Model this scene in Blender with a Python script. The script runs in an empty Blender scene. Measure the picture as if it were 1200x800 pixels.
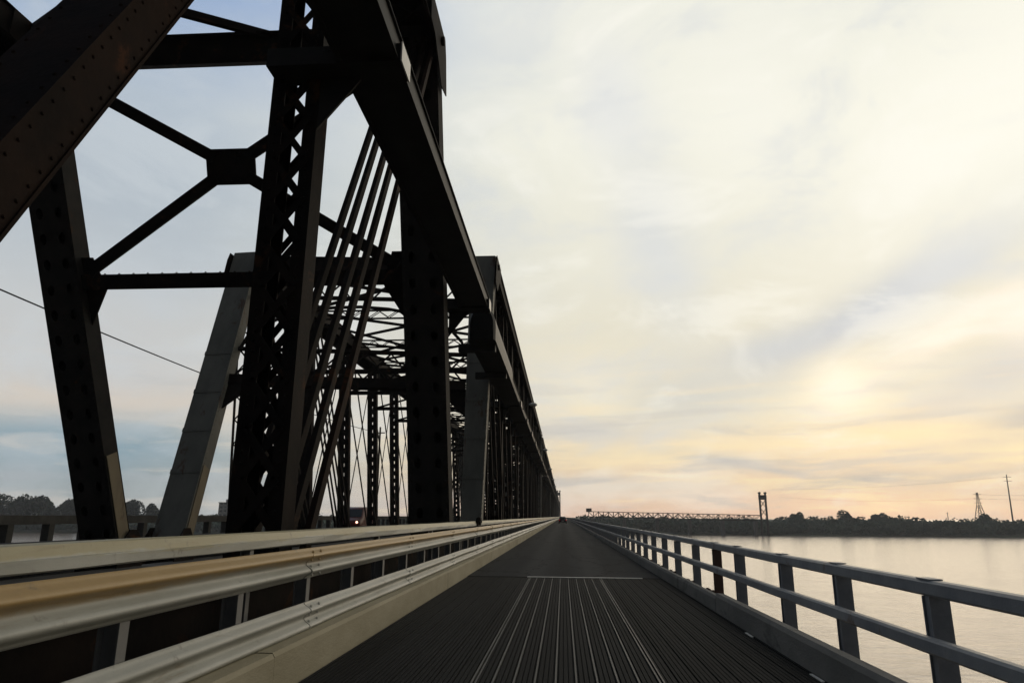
import bpy, math, random
from mathutils import Vector as V, Matrix
R = math.radians
random.seed(7)
scene = bpy.context.scene
COL = scene.collection

# ------------------------------------------------------------------ camera
cam_d = bpy.data.cameras.new('camera'); cam = bpy.data.objects.new('camera', cam_d); COL.objects.link(cam)
cam_d.sensor_width = 36; cam_d.lens = 24.0; cam_d.clip_start = 0.05; cam_d.clip_end = 30000
YAW, PITCH, ROLL = R(4.25), R(14.34), R(0.4)
fw = V((-math.sin(YAW)*math.cos(PITCH), math.cos(YAW)*math.cos(PITCH), math.sin(PITCH)))
rt = V((math.cos(YAW), math.sin(YAW), 0)); up = rt.cross(fw)
r2 = rt*math.cos(ROLL)+up*math.sin(ROLL); u2 = -rt*math.sin(ROLL)+up*math.cos(ROLL)
cam.matrix_world = Matrix(((r2.x, u2.x, -fw.x, 0), (r2.y, u2.y, -fw.y, 0), (r2.z, u2.z, -fw.z, 1.5), (0, 0, 0, 1)))
scene.camera = cam

# ------------------------------------------------------------------ sky
SUN_AZ, SUN_EL = 27.0, 11.0          # degrees right of the road, above the horizon
world = bpy.data.worlds.new('World'); scene.world = world; world.use_nodes = True
nt = world.node_tree; nt.nodes.clear()

def s2l(c):
    f = lambda x: x/12.92 if x <= 0.04045 else ((x+0.055)/1.055)**2.4
    return tuple(f(x/255.0) for x in c)+(1,)

class NB:
    """small helper to write node graphs"""
    def __init__(s, tree): s.t = tree
    def n(s, typ, **kw):
        nd = s.t.nodes.new(typ)
        for k, v in kw.items(): setattr(nd, k, v)
        return nd
    def put(s, sock, v):
        if hasattr(v, 'is_linked') or isinstance(v, bpy.types.NodeSocket): s.t.links.new(v, sock)
        else: sock.default_value = v
    def m(s, op, a, b=None, c=None, clamp=False):
        nd = s.n('ShaderNodeMath', operation=op); nd.use_clamp = clamp
        s.put(nd.inputs[0], a)
        if b is not None: s.put(nd.inputs[1], b)
        if c is not None: s.put(nd.inputs[2], c)
        return nd.outputs[0]
    def comb(s, x, y, z):
        nd = s.n('ShaderNodeCombineXYZ')
        for i, q in enumerate((x, y, z)): s.put(nd.inputs[i], q)
        return nd.outputs[0]
    def noise(s, vec, scale, detail=4, rough=.55, dist=0):
        nd = s.n('ShaderNodeTexNoise'); s.put(nd.inputs['Vector'], vec)
        nd.inputs['Scale'].default_value = scale; nd.inputs['Detail'].default_value = detail
        nd.inputs['Roughness'].default_value = rough; nd.inputs['Distortion'].default_value = dist
        return nd.outputs[0]
    def ramp(s, fac, stops, interp='LINEAR'):
        nd = s.n('ShaderNodeValToRGB'); nd.color_ramp.interpolation = interp
        el = nd.color_ramp.elements
        while len(el) < len(stops): el.new(0.5)
        for e, (p, c) in zip(el, stops): e.position = p; e.color = c if len(c) == 4 else tuple(c)+(1,)
        s.put(nd.inputs[0], fac); return nd.outputs[0]
    def mix(s, f, a, b, blend='MIX'):
        nd = s.n('ShaderNodeMix', data_type='RGBA', blend_type=blend)
        s.put(nd.inputs[0], f); s.put(nd.inputs[6], a); s.put(nd.inputs[7], b); return nd.outputs[2]
    def sstep(s, x, a, b):
        nd = s.n('ShaderNodeMapRange', interpolation_type='SMOOTHSTEP')
        s.put(nd.inputs[0], x); nd.inputs[1].default_value = a; nd.inputs[2].default_value = b
        return nd.outputs[0]

w = NB(nt)
tc = w.n('ShaderNodeTexCoord'); sep = w.n('ShaderNodeSeparateXYZ'); nt.links.new(tc.outputs['Generated'], sep.inputs[0])
dx, dy, dz = sep.outputs
az = w.m('MULTIPLY', w.m('ARCTAN2', dx, dy), 57.2958)
el = w.m('MULTIPLY', w.m('ARCSINE', dz), 57.2958)
# slow drift of the cloud deck: soften every boundary with noise
dom = w.comb(w.m('MULTIPLY', az, 0.035), w.m('MULTIPLY', el, 0.075), 0.0)
dist1 = w.m('SUBTRACT', w.noise(dom, 1.6, 5), 0.5)
dist2 = w.m('SUBTRACT', w.noise(w.comb(w.m('MULTIPLY', az, 0.035), w.m('MULTIPLY', el, 0.075), 7.3), 1.6, 5), 0.5)
azd = w.m('ADD', az, w.m('MULTIPLY', dist1, 22.0))
eld = w.m('ADD', el, w.m('MULTIPLY', dist2, 6.0))
e01 = w.m('DIVIDE', eld, 60.0, clamp=True)
E = lambda d: d/60.0
right = w.ramp(e01, [(E(0), s2l((224, 192, 172))), (E(2), s2l((232, 206, 178))), (E(5), s2l((241, 220, 184))), (E(9), s2l((238, 227, 200))),
                     (E(15), s2l((229, 223, 203))), (E(22), s2l((234, 231, 215))), (E(30), s2l((243, 241, 226))), (E(44), s2l((236, 236, 226))), (E(60), s2l((96, 104, 114)))])
left = w.ramp(e01, [(E(0), s2l((165, 172, 172))), (E(3), s2l((150, 164, 170))), (E(5.5), s2l((172, 180, 182))), (E(7.5), s2l((206, 199, 190))), (E(10), s2l((200, 199, 197))),
                    (E(15), s2l((196, 199, 200))), (E(22), s2l((178, 188, 196))), (E(30), s2l((178, 190, 202))), (E(40), s2l((140, 166, 205))), (E(60), s2l((86, 100, 122)))])
lr = w.sstep(azd, -36.0, 6.0)
sky = w.mix(lr, left, right)

def blob(sky, a0, e0, ra, re, rot, colr, amt, ns=1.0):
    """one soft bank of cloud or glow at a fixed direction of the sky"""
    da = w.m('SUBTRACT', w.m('ADD', az, w.m('MULTIPLY', dist1, 9.0*ns)), a0)
    de = w.m('SUBTRACT', w.m('ADD', el, w.m('MULTIPLY', dist2, 5.0*ns)), e0)
    c, s = math.cos(R(rot)), math.sin(R(rot))
    u = w.m('ADD', w.m('MULTIPLY', da, c/ra), w.m('MULTIPLY', de, s/ra))
    v = w.m('ADD', w.m('MULTIPLY', da, -s/re), w.m('MULTIPLY', de, c/re))
    q = w.m('ADD', w.m('MULTIPLY', u, u), w.m('MULTIPLY', v, v))
    g = w.m('POWER', 2.71828, w.m('MULTIPLY', q, -1.0))
    return w.mix(w.m('MULTIPLY', g, amt), sky, s2l(colr))
for bl_ in [
    (24.0, 15.2, 9.5, 1.7, 22, (183, 190, 201), .95, .5), (30.0, 17.6, 5.0, 1.6, 30, (214, 216, 218), .7, .5), (16.5, 13.0, 4.0, 1.3, 10, (200, 204, 208), .7, .5),
    (8.5, 22.0, 3.2, 7.5, 12, (218, 220, 219), .85, .6), (5.0, 33.0, 3.5, 5.0, 20, (228, 229, 228), .7, .6),
    (11.0, 10.0, 6.5, 2.6, 0, (212, 210, 201), .9, .6), (33.0, 10.2, 6.5, 1.7, 20, (210, 205, 198), .9, .5), (33.5, 6.6, 4.2, 1.0, 14, (192, 187, 182), .9, .4), (27, 7.6, 3.5, .7, 8, (220, 208, 190), .7, .4),
    (21.6, 9.3, 3.2, 2.6, 40, (255, 242, 212), 1.0, .4), (21.5, 9.8, 1.6, 1.7, 20, (255, 247, 226), .8, .3), (24, 6.2, 6, .9, 0, (252, 228, 180), .6, .4),
    (29.5, 12.9, 6.0, .9, 22, (252, 240, 220), .9, .4), (34.5, 13.4, 2.4, 2.6, 22, (255, 244, 226), .9, .4), (34.0, 4.7, 4.0, .7, 6, (255, 234, 188), .85, .4),
    (2.6, 10.4, 3.0, 2.0, 0, (243, 233, 208), .8, .5), (2.0, 7.0, 6.0, 1.1, 0, (210, 207, 201), .85, .4), (6.0, 4.9, 4.5, .8, 0, (243, 226, 190), .7, .4),
    (13.0, 4.3, 3.6, .5, -8, (190, 187, 184), .95, .25), (16.5, 3.5, 2.6, .28, -10, (196, 190, 184), .9, .25), (22.0, 2.7, 5.5, .55, 4, (184, 182, 179), .95, .25), (29, 2.9, 4.0, .3, 8, (196, 190, 182), .7, .25),
    (5.0, 2.4, 6.0, .6, 0, (218, 202, 184), .8, .3), (18, .9, 10, .7, 0, (238, 208, 180), .6, .3), (8, 3.2, 3.2, .22, -3, (252, 234, 200), .8, .2),
    (35.0, 27.0, 13.0, 7.0, 20, (253, 250, 236), .95, .6), (17, 31, 6, 6, 0, (246, 244, 232), .7, .6),
    (-36.0, 24.0, 10.0, 5.0, 0, (180, 189, 197), .6, 1), (-37, 8.0, 9, .7, 0, (214, 203, 190), .7, .4), (-36, 4.6, 11, 1.7, 0, (134, 160, 174), .9, .4)]:
    sky = blob(sky, *bl_)
# patchy middle-sized cloud, then long streaks that thin out with height
pat = w.noise(w.comb(w.m('MULTIPLY', w.m('ADD', az, w.m('MULTIPLY', el, .9)), 0.05), w.m('MULTIPLY', w.m('SUBTRACT', el, w.m('MULTIPLY', az, .22)), 0.11), 4.0), 1.25, 6, .6, .5)
sky = w.mix(w.m('MULTIPLY', w.sstep(pat, .5, .68), .42), sky, w.mix(lr, s2l((196, 204, 210)), s2l((214, 217, 219))))
sky = w.mix(w.m('MULTIPLY', w.sstep(pat, .5, .34), .40), sky, w.mix(lr, s2l((205, 212, 216)), s2l((254, 251, 240))))
low = w.sstep(el, 15.0, 2.0)
stv = w.comb(w.m('MULTIPLY', azd, 0.045), w.m('ADD', w.m('MULTIPLY', el, 0.42), w.m('MULTIPLY', dist1, .9)), 2.0)
stk = w.noise(stv, 1.5, 7, .58, .35)
sky = w.mix(w.m('MULTIPLY', w.m('MULTIPLY', w.sstep(stk, .5, .66), .62), low), sky, w.mix(lr, s2l((172, 180, 186)), s2l((194, 190, 186))))
sky = w.mix(w.m('MULTIPLY', w.m('MULTIPLY', w.sstep(stk, .49, .34), .62), low), sky, w.mix(lr, s2l((208, 203, 196)), s2l((255, 232, 188))))
# behind the camera the cloud deck is grey
back = w.sstep(dy, .25, -.6)
sky = w.mix(back, sky, s2l((88, 92, 96)))
nish = w.n('ShaderNodeTexSky', sky_type='NISHITA', sun_disc=False)
nish.sun_elevation = R(SUN_EL); nish.sun_rotation = R(SUN_AZ)
bg1 = w.n('ShaderNodeBackground'); nt.links.new(nish.outputs[0], bg1.inputs[0]); bg1.inputs[1].default_value = 0.06
bg2 = w.n('ShaderNodeBackground'); nt.links.new(sky, bg2.inputs[0]); bg2.inputs[1].default_value = 1.09
mxs = w.n('ShaderNodeMixShader'); mxs.inputs[0].default_value = 0.94
nt.links.new(bg1.outputs[0], mxs.inputs[1]); nt.links.new(bg2.outputs[0], mxs.inputs[2])
wo = w.n('ShaderNodeOutputWorld'); nt.links.new(mxs.outputs[0], wo.inputs[0])

sun_d = bpy.data.lights.new('sun', 'SUN'); sun = bpy.data.objects.new('sun', sun_d); COL.objects.link(sun)
sun_d.energy = 0.6; sun_d.angle = R(50); sun_d.color = (1.0, .82, .6)
sd = V((math.sin(R(SUN_AZ))*math.cos(R(SUN_EL)), math.cos(R(SUN_AZ))*math.cos(R(SUN_EL)), math.sin(R(SUN_EL))))
sun.rotation_euler = sd.to_track_quat('Z', 'Y').to_euler()

vs = scene.view_settings; vs.view_transform = 'Standard'; vs.look = 'None'; vs.exposure = 0; vs.gamma = 1; vs.use_curve_mapping = False

# ------------------------------------------------------------------ materials
def mat(name, c1, c2=None, scale=3.0, rough=.7, metal=0, bump=0, bscale=None, stretch=(1, 1, 1), c3=None, c3at=(.6, .72), c3scale=1.3, spec=.3, noise_rough=0):
    m = bpy.data.materials.new(name); m.use_nodes = True
    b = NB(m.node_tree); p = m.node_tree.nodes['Principled BSDF']
    p.inputs['Roughness'].default_value = rough; p.inputs['Metallic'].default_value = metal
    p.inputs['Specular IOR Level'].default_value = spec
    t = b.n('ShaderNodeTexCoord'); mp = b.n('ShaderNodeMapping'); mp.inputs['Scale'].default_value = stretch
    m.node_tree.links.new(t.outputs['Object'], mp.inputs[0])
    col = tuple(c1)+(1,)
    if c2:
        f = b.noise(mp.outputs[0], scale, 8, .65)
        col = b.mix(b.sstep(f, .3, .7), tuple(c1)+(1,), tuple(c2)+(1,))
    if c3:
        g = b.noise(mp.outputs[0], c3scale, 6, .7, .6)
        col = b.mix(b.sstep(g, *c3at), col, tuple(c3)+(1,))
    b.put(p.inputs['Base Color'], col)
    if noise_rough:
        h = b.noise(mp.outputs[0], scale*.7, 5)
        b.put(p.inputs['Roughness'], b.m('ADD', rough-noise_rough/2, b.m('MULTIPLY', h, noise_rough)))
    if bump:
        bn = b.n('ShaderNodeBump'); bn.inputs['Strength'].default_value = bump; bn.inputs['Distance'].default_value = .02
        m.node_tree.links.new(b.noise(mp.outputs[0], bscale or scale*6, 6, .7), bn.inputs['Height'])
        m.node_tree.links.new(bn.outputs[0], p.inputs['Normal'])
    return m
M = {}
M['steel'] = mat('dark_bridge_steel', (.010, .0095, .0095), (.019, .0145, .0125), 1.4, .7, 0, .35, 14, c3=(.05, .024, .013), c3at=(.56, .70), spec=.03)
M['post'] = mat('dusty_black_end_post', (.020, .0195, .019), (.032, .029, .027), 1.1, .75, 0, .3, 14, c3=(.055, .028, .016), c3at=(.6, .74), spec=.04)
M['brown'] = mat('rusty_brown_steel', (.012, .0095, .0088), (.024, .015, .0115), 1.2, .75, 0, .35, 12, c3=(.06, .027, .015), c3at=(.55, .70), spec=.03)
M['grey'] = mat('weathered_grey_steel', (.085, .086, .075), (.135, .132, .115), .9, .7, 0, .35, 10, stretch=(1, 1, .28), c3=(.07, .04, .026), c3at=(.57, .68))
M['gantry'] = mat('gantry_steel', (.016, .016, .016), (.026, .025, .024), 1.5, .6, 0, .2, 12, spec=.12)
M['hood'] = mat('glossy_sheet_metal', (.010, .010, .0105), (.016, .016, .0155), 1.5, .5, 0, .05, 6, spec=.08)
M['tan'] = mat('painted_sunlight_tan', (.13, .105, .07), (.19, .155, .10), 1.5, .7, 0, .2, 12, stretch=(1, 1, .3), c3=(.06, .035, .02), c3at=(.55, .68))  # warm tan imitates low sunlight on the far end posts
M['zinc'] = mat('zinc_and_lit_cap', (.38, .38, .36), (.46, .45, .42), 2, .45, .3, .1)
M['postzinc'] = mat('dull_zinc_post', (.16, .16, .16), (.23, .23, .225), 2, .55, .2, .1)
M['rail'] = mat('blue_grey_railing_paint', (.17, .185, .21), (.25, .265, .285), 2.2, .5, 0, .3, 16, c3=(.12, .08, .06), c3at=(.60, .72), c3scale=2.5)
M['railrust'] = mat('rust_brown_railing', (.07, .045, .035), (.11, .06, .045), 3, .7, 0, .3, 16)
M['asphalt'] = mat('worn_asphalt', (.024, .026, .0285), (.038, .0405, .043), .8, .92, 0, .5, 90, stretch=(1, .07, 1), c3=(.020, .021, .023), c3at=(.55, .7), c3scale=.9, spec=.05)
def asphalt_wear(m):
    b = NB(m.node_tree); p = m.node_tree.nodes['Principled BSDF']; col = p.inputs['Base Color'].links[0].from_socket
    t = b.n('ShaderNodeTexCoord'); s_ = b.n('ShaderNodeSeparateXYZ'); m.node_tree.links.new(t.outputs['Object'], s_.inputs[0])
    mp = b.n('ShaderNodeMapping'); mp.inputs['Scale'].default_value = (1, .12, 1); m.node_tree.links.new(t.outputs['Object'], mp.inputs[0])
    nn = b.noise(mp.outputs[0], 1.6, 6, .65)
    d = b.m('ABSOLUTE', b.m('SUBTRACT', b.m('ABSOLUTE', b.m('ADD', s_.outputs[0], b.m('MULTIPLY', b.m('SUBTRACT', nn, .5), .35))), .85))
    col = b.mix(b.m('MULTIPLY', b.sstep(d, .55, .1), .55), col, (.058, .058, .058, 1))
    col = b.mix(b.m('MULTIPLY', b.sstep(b.m('ABSOLUTE', b.m('SUBTRACT', s_.outputs[0], .02)), .35, .05), .5), col, (.016, .016, .017, 1))
    vo = b.n('ShaderNodeTexVoronoi', feature='DISTANCE_TO_EDGE'); vo.inputs['Scale'].default_value = .35
    mp2 = b.n('ShaderNodeMapping'); mp2.inputs['Scale'].default_value = (1.6, .5, 1); m.node_tree.links.new(t.outputs['Object'], mp2.inputs[0])
    dv = b.n('ShaderNodeVectorMath', operation='ADD'); m.node_tree.links.new(mp2.outputs[0], dv.inputs[0])
    nv = b.n('ShaderNodeTexNoise'); nv.inputs['Scale'].default_value = 2.5; m.node_tree.links.new(t.outputs['Object'], nv.inputs['Vector']); m.node_tree.links.new(nv.outputs[1], dv.inputs[1])
    m.node_tree.links.new(dv.outputs[0], vo.inputs['Vector'])
    col = b.mix(b.m('MULTIPLY', b.sstep(vo.outputs[0], .018, .006), .8), col, (.010, .010, .011, 1))
    b.put(p.inputs['Base Color'], col)
asphalt_wear(M['asphalt'])
M['deck'] = mat('deck_concrete', (.05, .048, .045), (.09, .085, .078), 1.2, .85, 0, .4, 20)
M['kerb'] = mat('stained_kerb_concrete', (.25, .22, .145), (.36, .32, .23), 1.1, .85, 0, .4, 30, stretch=(1, .35, 1), c3=(.15, .13, .09), c3at=(.56, .72), c3scale=.8)
M['kerbr'] = mat('grey_kerb_concrete', (.13, .128, .12), (.2, .195, .18), 1.3, .85, 0, .5, 30, stretch=(1, .4, 1), c3=(.08, .08, .075), c3at=(.55, .7))
M['gridbar'] = mat('grating_bar_steel', (.015, .0155, .016), (.025, .0255, .026), 1.1, .85, 0, .2, 40, stretch=(1, .12, 1), spec=.05)
M['gridworn'] = mat('worn_bright_grating_bar', (.026, .026, .026), (.10, .098, .093), .9, .65, 0, .2, 40, stretch=(1, .15, 1), noise_rough=.2)
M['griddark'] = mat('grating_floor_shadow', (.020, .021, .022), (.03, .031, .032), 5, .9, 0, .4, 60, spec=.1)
M['white'] = mat('worn_white_paint_and_shine', (.6, .58, .54), (.75, .73, .69), 4, .6, 0, .1)
M['bark'] = mat('bark', (.04, .03, .022), (.07, .055, .04), 2, .9, 0, .3)
M['foliage'] = mat('dark_foliage', (.02, .034, .026), (.035, .055, .038), .12, .8, spec=.1)
M['foliage2'] = mat('blue_green_foliage', (.038, .072, .052), (.058, .098, .066), .15, .8, spec=.1)
M['land'] = mat('shore_ground', (.03, .042, .026), (.06, .07, .04), .02, .95)
M['wire'] = mat('wire_black', (.02, .02, .02), rough=.6)
M['rubber'] = mat('tyre_rubber', (.015, .015, .015), rough=.85)
M['carpaint'] = mat('dark_car_paint', (.02, .021, .024), rough=.28, spec=.5)
M['redpaint'] = mat('dull_red_van_paint', (.09, .014, .012), (.12, .018, .015), 2, .4, spec=.5)
M['glass'] = mat('dark_window_glass', (.012, .014, .016), rough=.08, spec=.6)
M['chrome'] = mat('brushed_metal', (.4, .4, .4), rough=.3, metal=.9)
M['block'] = mat('pale_building_wall', (.22, .21, .2), (.28, .27, .25), .3, .85)
M['galv'] = mat('pylon_steel', (.06, .055, .05), (.09, .085, .08), .5, .6, .2)

def emis(name, c, s):
    m = bpy.data.materials.new(name); m.use_nodes = True; p = m.node_tree.nodes['Principled BSDF']
    p.inputs['Base Color'].default_value = c+(1,); p.inputs['Emission Color'].default_value = c+(1,); p.inputs['Emission Strength'].default_value = s
    return m
M['lamp'] = emis('lit_headlamp', (1, .5, .36), 3)
M['tail'] = emis('tail_lamp_red', (.35, .01, .01), .5)

def guard_mat(name, rust_lo, rust_hi, amt, ra=(.30, .19, .07), rb=(.43, .285, .11)):
    """cream weathered rail paint; rust runs along the exposed top fold"""
    m = bpy.data.materials.new(name); m.use_nodes = True; b = NB(m.node_tree); p = m.node_tree.nodes['Principled BSDF']
    t = b.n('ShaderNodeTexCoord'); s = b.n('ShaderNodeSeparateXYZ'); m.node_tree.links.new(t.outputs['Object'], s.inputs[0])
    mp = b.n('ShaderNodeMapping'); mp.inputs['Scale'].default_value = (1, .16, 1); m.node_tree.links.new(t.outputs['Object'], mp.inputs[0])
    n1 = b.noise(mp.outputs[0], 2.5, 7, .65); n2 = b.noise(mp.outputs[0], 5.5, 8, .7, .5); n3 = b.noise(t.outputs['Object'], 6, 6, .7)
    col = b.mix(b.sstep(n1, .3, .7), (.28, .28, .245, 1), (.42, .42, .385, 1))
    rustc = b.mix(n3, ra+(1,), rb+(1,))
    zz = b.m('ADD', s.outputs[2], b.m('MULTIPLY', b.m('SUBTRACT', n2, .5), .16))
    f = b.m('MULTIPLY', b.sstep(zz, rust_lo, rust_hi), amt)
    col = b.mix(f, col, rustc)
    col = b.mix(b.m('MULTIPLY', b.sstep(n2, .58, .70), .5), col, (.20, .15, .085, 1))
    col = b.mix(b.m('MULTIPLY', b.sstep(n3, .58, .74), .65), col, (.11, .10, .08, 1))
    b.put(p.inputs['Base Color'], col); p.inputs['Roughness'].default_value = .5; p.inputs['Specular IOR Level'].default_value = .35
    bn = b.n('ShaderNodeBump'); bn.inputs['Strength'].default_value = .2; bn.inputs['Distance'].default_value = .02
    m.node_tree.links.new(n3, bn.inputs['Height']); m.node_tree.links.new(bn.outputs[0], p.inputs['Normal'])
    return m
M['guard_top'] = guard_mat('guard_rail_rusty_top', .99, 1.06, .95)
M['guard_low'] = guard_mat('guard_rail_cream', .54, .66, .12)
M['guard_in'] = guard_mat('inner_rail_cream', 1.225, 1.262, .9, (.27, .235, .13), (.36, .32, .19))

# water
m = bpy.data.materials.new('river_water'); m.use_nodes = True; b = NB(m.node_tree); p = m.node_tree.nodes['Principled BSDF']
p.inputs['Base Color'].default_value = (.21, .158, .118, 1); p.inputs['Roughness'].default_value = .18; p.inputs['IOR'].default_value = 1.33
t = b.n('ShaderNodeTexCoord'); mp = b.n('ShaderNodeMapping'); mp.inputs['Scale'].default_value = (.55, 1.0, 1); m.node_tree.links.new(t.outputs['Object'], mp.inputs[0])
n1 = b.noise(mp.outputs[0], .8, 6, .62, .8); n2 = b.noise(mp.outputs[0], .10, 5, .6, 1.2)
h = b.m('ADD', b.m('MULTIPLY', n1, .35), b.m('MULTIPLY', n2, 1.2))
bn = b.n('ShaderNodeBump'); bn.inputs['Strength'].default_value = .7; bn.inputs['Distance'].default_value = .4
m.node_tree.links.new(h, bn.inputs['Height']); m.node_tree.links.new(bn.outputs[0], p.inputs['Normal']); M['water'] = m

# ------------------------------------------------------------------ builders
def tag(o, label=None, cat=None, group=None, kind=None):
    if label: o['label'] = label
    if cat: o['category'] = cat
    if group: o['group'] = group
    if kind: o['kind'] = kind
    return o
def empty(name, loc, label=None, cat=None, group=None):
    o = bpy.data.objects.new(name, None); COL.objects.link(o); o.location = loc; o.empty_display_size = .5
    return tag(o, label, cat, group)
def root_loc(p):
    l = V((0, 0, 0))
    while p is not None: l = l+p.location; p = p.parent
    return l
class MB:
    def __init__(s): s.v = []; s.f = []; s.smooth = False
    def add(s, vs, fs):
        o = len(s.v); s.v += [tuple(q) for q in vs]; s.f += [tuple(i+o for i in f) for f in fs]; return s
    def box(s, x0, x1, y0, y1, z0, z1):
        return s.add([(x, y, z) for z in (z0, z1) for y in (y0, y1) for x in (x0, x1)],
                     [(0, 2, 3, 1), (4, 5, 7, 6), (0, 1, 5, 4), (2, 6, 7, 3), (0, 4, 6, 2), (1, 3, 7, 5)])
    def axes(s, p0, p1, side):
        a = (V(p1)-V(p0)); L = a.length; a.normalize(); sv = V(side)-a*a.dot(V(side)); sv.normalize(); return a, sv, a.cross(sv), L
    def beam(s, p0, p1, w, d, side=(1, 0, 0), off=(0, 0), w1=None, d1=None):
        """box from p0 to p1; w along 'side', d along the third axis; off shifts it in those two axes"""
        a, sv, tv, L = s.axes(p0, p1, side); o = sv*off[0]+tv*off[1]; vs = []
        for P, ww, dd in ((V(p0), w, d), (V(p1), w1 or w, d1 or d)):
            for q, e in ((-1, -1), (1, -1), (1, 1), (-1, 1)): vs.append(P+o+sv*q*ww/2+tv*e*dd/2)
        return s.add(vs, [(3, 2, 1, 0), (4, 5, 6, 7), (0, 1, 5, 4), (1, 2, 6, 5), (2, 3, 7, 6), (3, 0, 4, 7)])
    def ibeam(s, p0, p1, w, d, t=.03, side=(1, 0, 0)):
        """I section: flanges w wide at +-d/2, web between"""
        s.beam(p0, p1, w, t, side, (0, d/2-t/2)); s.beam(p0, p1, w, t, side, (0, -d/2+t/2)); s.beam(p0, p1, t, d-2*t-.004, side); return s
    def channels(s, p0, p1, w, d, fl=.2, t=.03, side=(1, 0, 0)):
        """two channels back to back, webs at the two 'side' faces, flanges turned inwards"""
        for q in (-1, 1):
            s.beam(p0, p1, t, d, side, (q*(w/2-t/2), 0))
            for e in (-1, 1): s.beam(p0, p1, fl, t, side, (q*(w/2-t-.002-fl/2), e*(d/2-t/2)))
        return s
    def lacing(s, p0, p1, w, d, pitch, bw=.1, side=(1, 0, 0), faces=(-1, 1), double=False, margin=.3, t=.015, batten=True):
        a, sv, tv, L = s.axes(p0, p1, side); n = max(2, int((L-2*margin)/pitch)); st = (L-2*margin)/n
        for fc in faces:
            o = tv*(fc*(d/2+t/2+.003))
            for k in range(n):
                A = V(p0)+a*(margin+k*st)+o; B_ = V(p0)+a*(margin+(k+1)*st)+o; q = 1 if (k % 2) else -1
                s.beam(A-sv*q*w/2*.86, B_+sv*q*w/2*.86, bw, t, a.cross(tv))
                if double: s.beam(A+sv*q*w/2*.86+tv*fc*.017, B_-sv*q*w/2*.86+tv*fc*.017, bw, t, a.cross(tv))
            if batten:
                for e in (margin*.5, L-margin*.5): s.beam(V(p0)+a*(e-margin*.45)+o, V(p0)+a*(e+margin*.45)+o, w*.98, t, sv)
        return s
    def battens(s, p0, p1, w, d, pitch, bat, hole, side=(1, 0, 0)):
        """front and back cover plates pierced by a single column of oblong holes"""
        a, sv, tv, L = s.axes(p0, p1, side); n = int(L/pitch); sw = (w-hole)/2
        for fc in (-1, 1):
            o = tv*(fc*(d/2+.014))
            for q in (-1, 1): s.beam(V(p0)+o, V(p1)+o, sw, .018, sv, (q*(hole/2+sw/2), 0))
            for k in range(n):
                c = V(p0)+o+a*(k+.5)*L/n
                s.beam(c-a*bat/2, c+a*bat/2, hole-.002, .016, sv)
        return s
    def rivets(s, p0, p1, n, nrm, r=.018):
        p0 = V(p0); p1 = V(p1); nv = V(nrm).normalized(); a = (p1-p0).normalized(); c = a.cross(nv)
        for i in range(n):
            P = p0+(p1-p0)*(i+.5)/n
            ring = [P+a*r*math.cos(k*math.pi/3)+c*r*math.sin(k*math.pi/3) for k in range(6)]
            top = [P+nv*r*.7+(q-P)*.5 for q in ring]
            s.add(ring+top, [(k, (k+1) % 6, 6+(k+1) % 6, 6+k) for k in range(6)]+[tuple(range(6, 12))])
        return s
    def plate(s, pts, nrm, t):
        """flat polygon plate of thickness t"""
        nv = V(nrm).normalized()*t/2; n = len(pts); P = [V(q) for q in pts]
        return s.add([q-nv for q in P]+[q+nv for q in P], [tuple(reversed(range(n))), tuple(range(n, 2*n))]+[(k, (k+1) % n, n+(k+1) % n, n+k) for k in range(n)])
    def tube(s, pts, r, n=8):
        P = [V(q) for q in pts]; rings = []
        for i, q in enumerate(P):
            a = (P[min(i+1, len(P)-1)]-P[max(i-1, 0)]).normalized(); h = V((0, 0, 1)) if abs(a.z) < .9 else V((1, 0, 0))
            c = a.cross(h).normalized(); d = a.cross(c); rr = r[i] if isinstance(r, (list, tuple)) else r
            rings.append([q+c*rr*math.cos(k*2*math.pi/n)+d*rr*math.sin(k*2*math.pi/n) for k in range(n)])
        fs = []
        for i in range(len(P)-1):
            for k in range(n): fs.append((i*n+k, i*n+(k+1) % n, (i+1)*n+(k+1) % n, (i+1)*n+k))
        return s.add([q for g in rings for q in g], fs+[tuple(reversed(range(n))), tuple(range((len(P)-1)*n, len(P)*n))])
    def loft(s, sections, closed=True, caps=True):
        n = len(sections[0]); fs = []
        for i in range(len(sections)-1):
            for k in range(n if closed else n-1): fs.append((i*n+k, i*n+(k+1) % n, (i+1)*n+(k+1) % n, (i+1)*n+k))
        if caps: fs += [tuple(reversed(range(n))), tuple(range((len(sections)-1)*n, len(sections)*n))]
        return s.add([q for g in sections for q in g], fs)
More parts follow.
